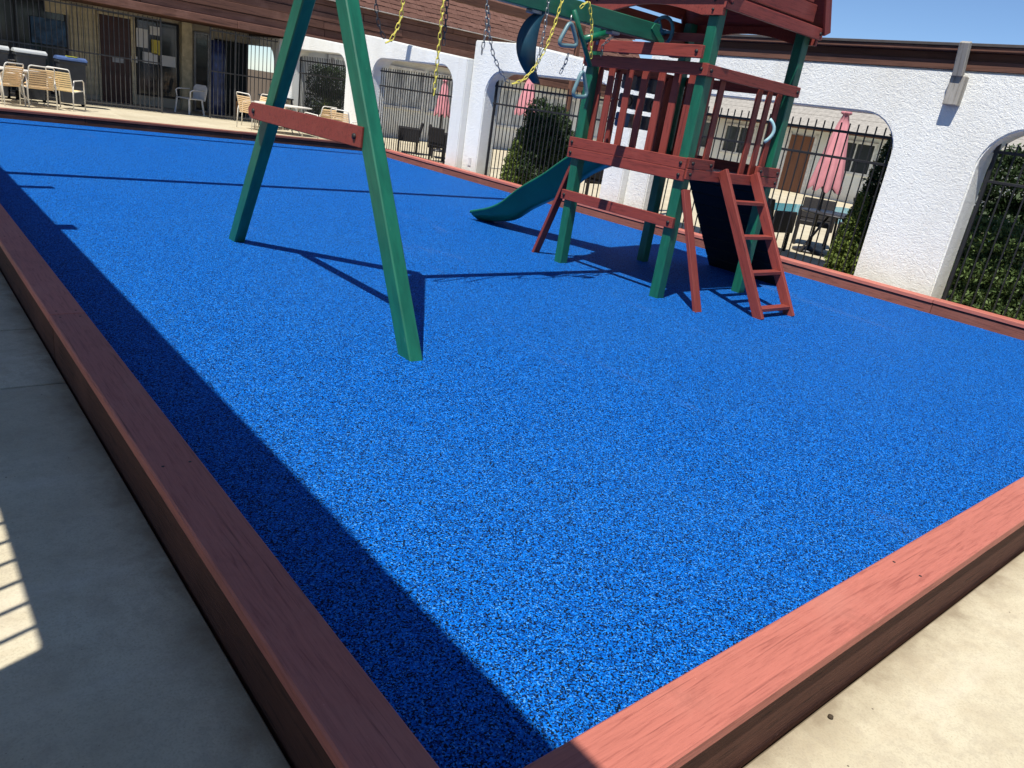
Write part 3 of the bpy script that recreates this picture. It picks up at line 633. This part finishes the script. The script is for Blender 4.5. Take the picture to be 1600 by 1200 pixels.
chain('yellow half of the looped chain hanging nearest the swing legs', [top(634), H(630, 0), H(626, 30), H(619, 48), H(611, 63), H(601, 68)], 'chain_yellow')
chain('yellow chain hanging straight down alone, second from the swing legs', [top(695), H(693, 0), H(688, 50), H(682, 110), H(677, 157)], 'chain_yellow')
chain('dark chain hanging just behind the straight yellow chain', [H(701, -30, 4.97), H(699, 0, 4.97), H(696, 40, 4.97), H(692, 78, 4.97)], 'chain_dark')
chain('short grey chain end dangling in front of the shingles left of the blue belt seat', [top(757), H(761, 5), H(760, 45), H(755, 70), H(751, 93)], 'chain_grey')
chain('grey chain swooping down below the blue belt seat', [H(763, 10), H(764, 50), H(770, 84), H(780, 108), H(790, 124), H(801, 131)], 'chain_grey')
chain('yellow chain rising from the grey swoop past the belt seat', [H(801, 131), H(817, 126), H(832, 110), H(845, 90), H(856, 68), H(868, 35), H(876, 8), top(880)], 'chain_yellow')
chain('silver chain running down across the blue belt seat', [top(858), H(857, 0), H(852, 40), H(844, 80), H(836, 112)], 'chain_grey')
chain('short yellow chain over the beam at the top of the trapeze bar', [top(918), H(914, 5), H(905, 14)], 'chain_yellow')
chain('yellow chain hanging from the beam to the low end of the trapeze bar', [top(922), H(922, 12), H(925, 40), H(924, 70), H(923, 98)], 'chain_yellow')
chain('short grey chain dangling under the upper triangular ring', [H(888, 84), H(884, 98), H(874, 117)], 'chain_grey')
chain('short dark chain dangling at the tower end of the swing beam', [H(957, 58), H(942, 70), H(938, 95)], 'chain_dark')
# belt seat
B = [H(847, 18, 4.93), H(834, 32, 4.93), H(825, 55, 4.93), H(822, 80, 4.93), H(826, 105, 4.93), H(838, 131, 4.93)]
bp = smooth([(p.x, p.z) for p in B], 5); V = []; F = []
for i, (x, z) in enumerate(bp):
    a = bp[max(i - 1, 0)]; b = bp[min(i + 1, len(bp) - 1)]; t = Vector((b[0] - a[0], 0, b[1] - a[1])).normalized(); nn = Vector((-t.z, 0, t.x)); wd = .03 + .05 * math.sin(math.pi * i / (len(bp) - 1))
    for s, hh in ((-1, 0), (1, 0), (1, .014), (-1, .014)): V.append((x + s * wd * .75 + hh * .66, 4.93 - s * wd * .66 + hh * .75, z))
for i in range(len(bp) - 1):
    for j in range(4): F.append((i * 4 + j, i * 4 + (j + 1) % 4, i * 4 + 4 + (j + 1) % 4, i * 4 + 4 + j))
F += [(0, 1, 2, 3), tuple(len(V) - 4 + j for j in (3, 2, 1, 0))]
tag(mesh_obj('belt_seat', V, F, 'belt_blue', None, True, V[0]), 'blue flexible belt swing seat hanging folded on end below the beam', 'swing seat')
# trapeze with two triangular rings
tz = thing('trapeze_bar', 'green trapeze bar hanging askew with two grey triangular rings', 'trapeze', tuple(H(898, 17)))
tube('bar', tz, [H(897, 16), H(922, 103)], .019, GV, 10)
for (a, l, r_) in (((892, 31), (871, 70), (903, 73)), ((911, 107), (893, 150), (918, 152))):
    A, L, Q = H(*a, 4.84), H(*l, 4.84), H(*r_, 4.84); P = []
    for p0, p1, p2 in ((Q, A, L), (A, L, Q), (L, Q, A)):
        d0 = (p0 - p1).normalized(); d2 = (p2 - p1).normalized()
        for s in range(5): t = s / 4; P.append((p1 + d0 * .06) * (1 - t) ** 2 + p1 * 2 * t * (1 - t) + (p1 + d2 * .06) * t * t)
    vs, fs = tube_data(P, .0165, 8, True); mesh_obj('triangle_ring', vs, fs, 'ring_aqua', tz, True, tuple(A))
    tube('ring_link', tz, [A + Vector((0, 0, .035)), A + Vector((0, 0, -.02))], .006, 'chain_grey', 6)
# ================================================================ patio furniture
def strap_chair(label, x, y, rz, strap='strap_peach', z=ZF):
    t = thing('strap_chair', label, 'chair', (x, y, z), rz, 'strap patio chairs')
    W, fr = .27, 'frame_white'
    for s in (-1, 1):
        tube('side_frame', t, [(s * W, .27, 0), (s * W, .25, .38), (s * W, .24, .60), (s * W, .18, .64), (s * W, -.22, .62), (s * W, -.27, .45), (s * W, -.30, 0)], .013, fr, 7, False, True)
        tube('seat_rail', t, [(s * (W - .03), .25, .41), (s * (W - .03), -.24, .38)], .012, fr, 6, False, True)
    bk = [(-W + .03, -.22, .38), (-W + .03, -.34, .80)] + [(-W + .03 + .05 * (1 - math.cos(a)), -.34 - .02 * math.sin(a), .80 + .05 * math.sin(a)) for a in (.5, 1.0, 1.57)] + [(W - .08 + .05 * math.sin(a), -.36 + .02 * (1 - math.cos(a)), .85 - .05 * (1 - math.cos(a))) for a in (.5, 1.0, 1.57)] + [(W - .03, -.22, .38)]
    tube('back_frame', t, bk, .013, fr, 7, False, True)
    for i in range(9):
        f = (i + .6) / 9.6; bar('back_strap', t, (-W + .03, -.22 - .12 * f, .38 + .43 * f), (W - .03, -.22 - .12 * f, .38 + .43 * f), .028, .030, strap, (0, -.27, .96), .003, True)
    for i in range(9):
        f = (i + .5) / 9; bar('seat_strap', t, (-W + .03, -.22 + .46 * f, .385 + .028 * f), (W - .03, -.22 + .46 * f, .385 + .028 * f), .042, .008, strap, (0, 0, 1), .002, True)
    return t
c0 = strap_chair('peach strap chair with white frame, its wide back towards us at the left patio table', 3.02, 19.85, R(8))
def cc(label, x, y, rz, z=ZF):
    c = copy_tree(c0); c.location = (x, y, z); c.rotation_euler.z = rz; c['label'] = label; return c
strap_chair('yellow-strapped chair at the right of the left patio table, beside the blue-lidded bin', 3.62, 20.15, R(-35), 'strap_yellow')
cc('strap chair behind the left patio table, partly hidden by its table top', 2.75, 21.0, R(165))
cc('strap chair at the far left edge, in front of the left patio table', 2.35, 19.7, R(40))
cc('strap chair standing sideways just left of the far swing leg', 7.72, 19.75, R(-70))
cc('strap chair with its back showing between the swing legs, above the red cross bar', 8.72, 20.85, R(150))
cc('strap chair hidden mostly behind the far swing leg', 8.1, 20.5, R(110)); cc('strap chair just left of the near swing leg, behind the cross bar', 8.75, 18.2, R(20))
cc('tilted strap chair just right of the near swing leg, in front of the iron fence', 8.95, 17.1, R(-60))
def oval_table(label, x, y, rx, ry, zt=.70):
    t = thing('patio_table', label, 'table', (x, y, ZF), 0, 'white patio tables'); n = 32
    V = [(rx * math.cos(2 * math.pi * i / n), ry * math.sin(2 * math.pi * i / n), z) for z in (zt - .025, zt) for i in range(n)]
    F = [tuple(range(n))[::-1], tuple(range(n, 2 * n))] + [(i, (i + 1) % n, n + (i + 1) % n, n + i) for i in range(n)]
    mesh_obj('table_top', V, F, 'frame_white', t, False, None, True)
    for a in (45, 135, 225, 315):
        c_, s_ = math.cos(R(a)), math.sin(R(a)); tube('leg', t, [(c_ * rx * .75, s_ * ry * .75, 0), (c_ * rx * .5, s_ * ry * .5, .2), (c_ * rx * .42, s_ * ry * .42, .42), (c_ * rx * .6, s_ * ry * .6, zt - .03)], .014, 'frame_white', 7, False, True)
oval_table('white patio table cut off by the left edge of the picture', 2.6, 20.4, .62, .45); oval_table('white patio table seen behind the red cross bar of the swing', 8.35, 19.4, .75, .5)
def wheelie(label, x, y, rz, lid, hgt=1.0, w=.56):
    t = thing('wheeled_bin', label, 'bin', (x, y, ZF), rz, 'wheeled bins by the porch fence')
    V = [(sx * w * f, sy * .30 * f, z) for f, z in ((.40, .06), (.5, hgt)) for sx, sy in ((-1, -1), (1, -1), (1, 1), (-1, 1))]
    mesh_obj('body', V, [(3, 2, 1, 0), (0, 1, 5, 4), (1, 2, 6, 5), (2, 3, 7, 6), (3, 0, 4, 7)], 'bin_grey', t, False, None, True)
    box('rim', t, (-w * .53, -.19, hgt - .06), (w * .53, .19, hgt + .0), 'bin_grey', .01, True)
    prism_lid = [(-.21, hgt + .002), (-.2, hgt + .05), (-.05, hgt + .09), (.12, hgt + .08), (.22, hgt + .03), (.22, hgt + .002)]
    o = prism('lid', None, prism_lid, -w * .55, w * .55, lid, 'x', .01, (0, 0, 0)); o.parent = t
    tube('handle', t, [(-w * .4, .24, hgt - .02), (w * .4, .24, hgt - .02)], .016, 'bin_grey', 8, False, True)
    for s in (-1, 1): tube('wheel', t, [(s * (w * .42), .16, .10), (s * (w * .42 + .05), .16, .10)], .10, 'rubber_black', 14, False, True)
    return t
b = wheelie('dark bin with blue lid and yellow sticker beside the strap chairs', 3.93, 21.2, R(4), 'bin_lid_blue'); box('sticker', b, (-.10, -.12, 1.088), (.12, .02, 1.10), 'sticker_yellow', .002, True)
wheelie('dark bin with pale grey lid, next to the blue-lidded bin', 3.13, 21.3, R(3), 'bin_lid_grey', 1.03, .58); wheelie('dark bin with pale grey lid at the left edge of the picture', 2.42, 21.35, R(-2), 'bin_lid_grey', 1.03, .58)
pc = thing('plastic_chair', 'white moulded plastic armchair in the porch gateway', 'chair', (7.08, 22.75, ZF), R(115))
box('seat', pc, (-.25, -.24, .40), (.25, .24, .43), 'plastic_white', .012, True)
prism_b = prism('backrest', None, [(-.24, .43), (-.26, .78), (-.18, .86), (.18, .86), (.26, .78), (.24, .43)], -.27, -.24, 'plastic_white', 'y', .01, (0, 0, 0)); prism_b.parent = pc; prism_b.rotation_euler = (R(10), 0, 0)
for sx in (-1, 1):
    for sy in (-1, 1): bar('leg', pc, (sx * .23, sy * .22, .40), (sx * .27, sy * .26, 0), .045, .03, 'plastic_white', (1, 0, 0), .006, True)
    tube('armrest', pc, [(sx * .25, .2, .42), (sx * .27, .22, .60), (sx * .28, .15, .64), (sx * .28, -.25, .66)], .018, 'plastic_white', 7, False, True)
p = onY(340, 120, 22.9); tag(lathe('wrapped_column', None, [(.20, 0), (.21, .4), (.19, 1.0), (.21, 1.5), (.18, 2.0)], 'wrap_blue', (p.x, 22.9, ZF + .01), 14), 'tall blue plastic-wrapped roll standing behind the porch fence', 'roll')
rk = thing('white_rack', 'low white metal rack standing behind the porch fence right of the blue roll', 'rack', (8.42, 22.7, ZF))
for x in (0, .36, .72): tube('upright', rk, [(x, 0, .012), (x, 0, .46)], .014, 'frame_white', 6, False, True)
for z in (.05, .46): tube('rail', rk, [(0, 0, z), (.72, 0, z)], .014, 'frame_white', 6, False, True)
box('board', rk, (-.07, -.02, .012), (-.03, .02, .50), 'wood_tan', .004, True)
# ================================================================ pool courtyard furniture and plants
def umbrella(label, x, y, h, z0, r, twist=0, pole_r=.022):
    t = thing('closed_umbrella', label, 'umbrella', (x, y, -.06), twist, 'closed pink umbrellas')
    tube('pole', t, [(0, 0, .04), (0, 0, h - .02)], pole_r, 'pole_dark', 8, False, True); lathe('base', t, [(.26, 0), (.26, .04), (.08, .07), (.03, .10)], 'pole_dark', (0, 0, 0), 20, True)
    V = []; F = []; n = 40; prof_ = [(z0, 1.0, .30), (z0 + .06, 1.02, .28), (z0 + (h - z0) * .3, .82, .26), (z0 + (h - z0) * .6, .58, .22), (z0 + (h - z0) * .85, .34, .18), (h - .05, .18, .14), (h - .03, .34, .3), (h + .01, .30, .3), (h + .02, .10, 0)]
    for z, f, ru in prof_:
        for j in range(n):
            a = 2 * math.pi * j / n; rr = r * f * (1 - ru * .5 + ru * .5 * math.cos(8 * a + z * 1.5) + .07 * math.sin(3 * a + z)); V.append((rr * math.cos(a), rr * math.sin(a), z + (.05 * math.sin(8 * a) if z == z0 else 0)))
    for i in range(len(prof_) - 1):
        for j in range(n): F.append((i * n + j, i * n + (j + 1) % n, (i + 1) * n + (j + 1) % n, (i + 1) * n + j))
    F.append(tuple((len(prof_) - 1) * n + j for j in range(n)))
    mesh_obj('canopy', V, F, 'umbrella_pink', t, True, None, True); return t
umbrella('large closed pink umbrella framed by the arch right of the play tower', 12.0, 6.40, 2.24, 1.03, .265)
umbrella('closed pink umbrella behind the conifers, above the grey chain swoop', 14.0, 16.55, 2.38, 1.38, .30, .4); umbrella('closed pink umbrella at the right edge of the arch near the swing legs', 12.9, 18.95, 1.95, 1.0, .24, .8)
def wicker_chair(label, x, y, rz):
    t = thing('wicker_chair', label, 'chair', (x, y, -.06), rz, 'black wicker chairs')
    box('seat', t, (-.27, -.27, .36), (.27, .27, .44), 'wicker', .012, True)
    bar('backrest', t, (0, -.27, .44), (0, -.34, .80), .54, .05, 'wicker', (0, 1, .1), .012, True)
    for s in (-1, 1):
        box('arm_panel', t, (s * .29 - .025, -.28, .30), (s * .29 + .025, .27, .64), 'wicker', .012, True)
        for q in (-1, 1): box('leg', t, (s * .26 - .02, q * .24 - .02, 0), (s * .26 + .02, q * .24 + .02, .36), 'wicker', .004, True)
    return t
wicker_chair('black wicker chair left of the pink umbrella pole, behind the ladder', 11.15, 6.75, R(-95)); wicker_chair('black wicker chair right of the pink umbrella pole, at the round table', 11.75, 5.55, R(20)); wicker_chair('black wicker chair beyond the umbrella table', 12.9, 6.9, R(120))
wicker_chair('black wicker chair in the arch near the swing legs, at left', 11.0, 17.6, R(60)); wicker_chair('black wicker chair with tall back in the arch near the swing legs', 11.6, 16.9, R(-120)); wicker_chair('black wicker chair in the arch near the swing legs, at right', 11.0, 15.9, R(-80))
wicker_chair('black wicker chair seen beside the top of the slide through the arch', 11.6, 10.9, R(-90))
rt = thing('round_table', 'dark round table below the large pink umbrella', 'table', (12.05, 6.1, -.06))
lathe('table_top', rt, [(.55, .66), (.57, .675), (.56, .69)], 'pole_dark', (0, 0, 0), 28, True)
for a in (20, 140, 260): bar('leg', rt, (.12 * math.cos(R(a)), .12 * math.sin(R(a)), .66), (.45 * math.cos(R(a)), .45 * math.sin(R(a)), 0), .04, .03, 'pole_dark', (0, 0, 1), .004, True)
def plant(name, label, cat, x, y, crown, mat, n, ls, z0=-.10, core=True, grp=None):
    """crown: list of (cx,cy,cz,rx,ry,rz) blobs relative to base; leaves spread in their shells"""
    t = thing(name, label, cat, (x, y, z0), 0, grp); V = []; F = []
    tot = sum(b[3] * b[4] * b[5] for b in crown) ; P = []
    for b_ in crown:
        k_ = int(n * b_[3] * b_[4] * b_[5] / tot) + 20
        d = RNG.normal(size=(k_, 3)); d /= np.linalg.norm(d, axis=1)[:, None]; rr = RNG.uniform(.45, 1.0, k_) ** .5
        rr *= 1 + .16 * np.sin(d[:, 0] * 7 + b_[0] * 9) * np.sin(d[:, 2] * 9 + d[:, 1] * 6)
        P.append(np.array(b_[:3]) + d * rr[:, None] * np.array(b_[3:]))
    P = np.concatenate(P); P = P[P[:, 2] > .02]; k_ = len(P)
    u = RNG.normal(size=(k_, 3)); u[:, 2] += .6; u /= np.linalg.norm(u, axis=1)[:, None]; q = RNG.normal(size=(k_, 3)); q -= u * (u * q).sum(1)[:, None]; q /= np.linalg.norm(q, axis=1)[:, None]
    L = ls * RNG.uniform(.6, 1.5, k_)[:, None]; Wd = L * .42
    V = np.stack([P - u * L * .5, P + q * Wd * .5, P + u * L * .5, P - q * Wd * .5], 1).reshape(-1, 3)
    F = np.arange(k_ * 4).reshape(-1, 4)
    me = bpy.data.meshes.new('crown'); me.from_pydata(V.tolist(), [], F.tolist()); link('crown', me, mat, t)
    zt = max(b_[2] for b_ in crown); tube('trunk', t, [(0, 0, 0), (.02, .01, zt * .5), (0, 0, zt)], [.05, .04, .015], 'trunk', 7, False, True); return t
def cone(h, r, n=6): return [(0, 0, h * (i + .5) / n, r * (1 - .8 * (i / n) ** 1.6), r * (1 - .8 * (i / n) ** 1.6), h / n * .95) for i in range(n)]
def hedge(lx, ly, h, n=4): return [(0, -ly / 2 + ly * (i + .5) / n, h * (j + .5) / 3, lx / 2, ly / n * .8, h / 3 * .72) for i in range(n) for j in range(3)]
GP = 'shrubs behind the arcade fences'
plant('conifer', 'light green cone-shaped conifer at the right side of the arch with the large pink umbrella', 'shrub', 10.30, 4.93, cone(1.12, .24), 'leaf_light', 16000, .05, grp=GP)
plant('conifer', 'tall dark conifer behind the light green one, right side of the umbrella arch', 'shrub', 10.65, 4.85, cone(2.0, .42, 8), 'leaf_dark', 24000, .055, grp=GP)
plant('hedge', 'dense clipped green hedge behind the fence of the rightmost arch', 'hedge', 10.45, 2.35, hedge(.8, 2.5, 1.12, 5), 'leaf_mid', 48000, .055, grp=GP)
plant('conifer', 'tall dark shrub behind the clipped hedge in the rightmost arch', 'shrub', 11.7, 2.6, hedge(.8, 2.6, 1.95, 4), 'leaf_dark', 52000, .075, grp=GP)
plant('conifer', 'light green pointed conifer at the left of the arch behind the slide', 'shrub', 10.15, 12.0, cone(1.16, .34), 'leaf_light', 16000, .055, grp=GP)
plant('conifer', 'tall dark bushy conifer in the arch behind the slide', 'shrub', 10.5, 11.75, [(0, 0, .5, .55, .62, .6), (.05, -.1, 1.05, .5, .55, .55), (0, .25, 1.45, .28, .3, .38), (0, -.35, 1.42, .22, .24, .34)], 'leaf_dark', 30000, .06, grp=GP)
plant('conifer', 'big dark square-topped shrub in the arch between the swing legs', 'shrub', 10.15, 20.55, hedge(.7, 1.9, 1.78, 4), 'leaf_dark', 14000, .06, grp=GP)
plant('conifer', 'small light green shrub in front of the dark one between the swing legs', 'shrub', 9.95, 20.2, cone(1.0, .3), 'leaf_light', 5000, .055, grp=GP)
dv = thing('side_table', 'small dark side table by the arch fence between the swing legs', 'table', (8.9, 21.2, ZF)); box('table_top', dv, (-.4, -.25, .78), (.4, .25, .82), 'bin_grey', .006, True)
for sx in (-1, 1):
    for sy in (-1, 1): box('leg', dv, (sx * .36 - .02, sy * .21 - .02, 0), (sx * .36 + .02, sy * .21 + .02, .78), 'bin_grey', .003, True)

pb = onZ(1297, 1122, ZC); tag(lathe('pebble', None, [(.004, 0), (.009, .004), (.008, .009), (.003, .012)], 'debris', (pb.x, pb.y, ZC), 8), 'small dark pebble lying on the sunlit concrete at lower right', 'pebble')
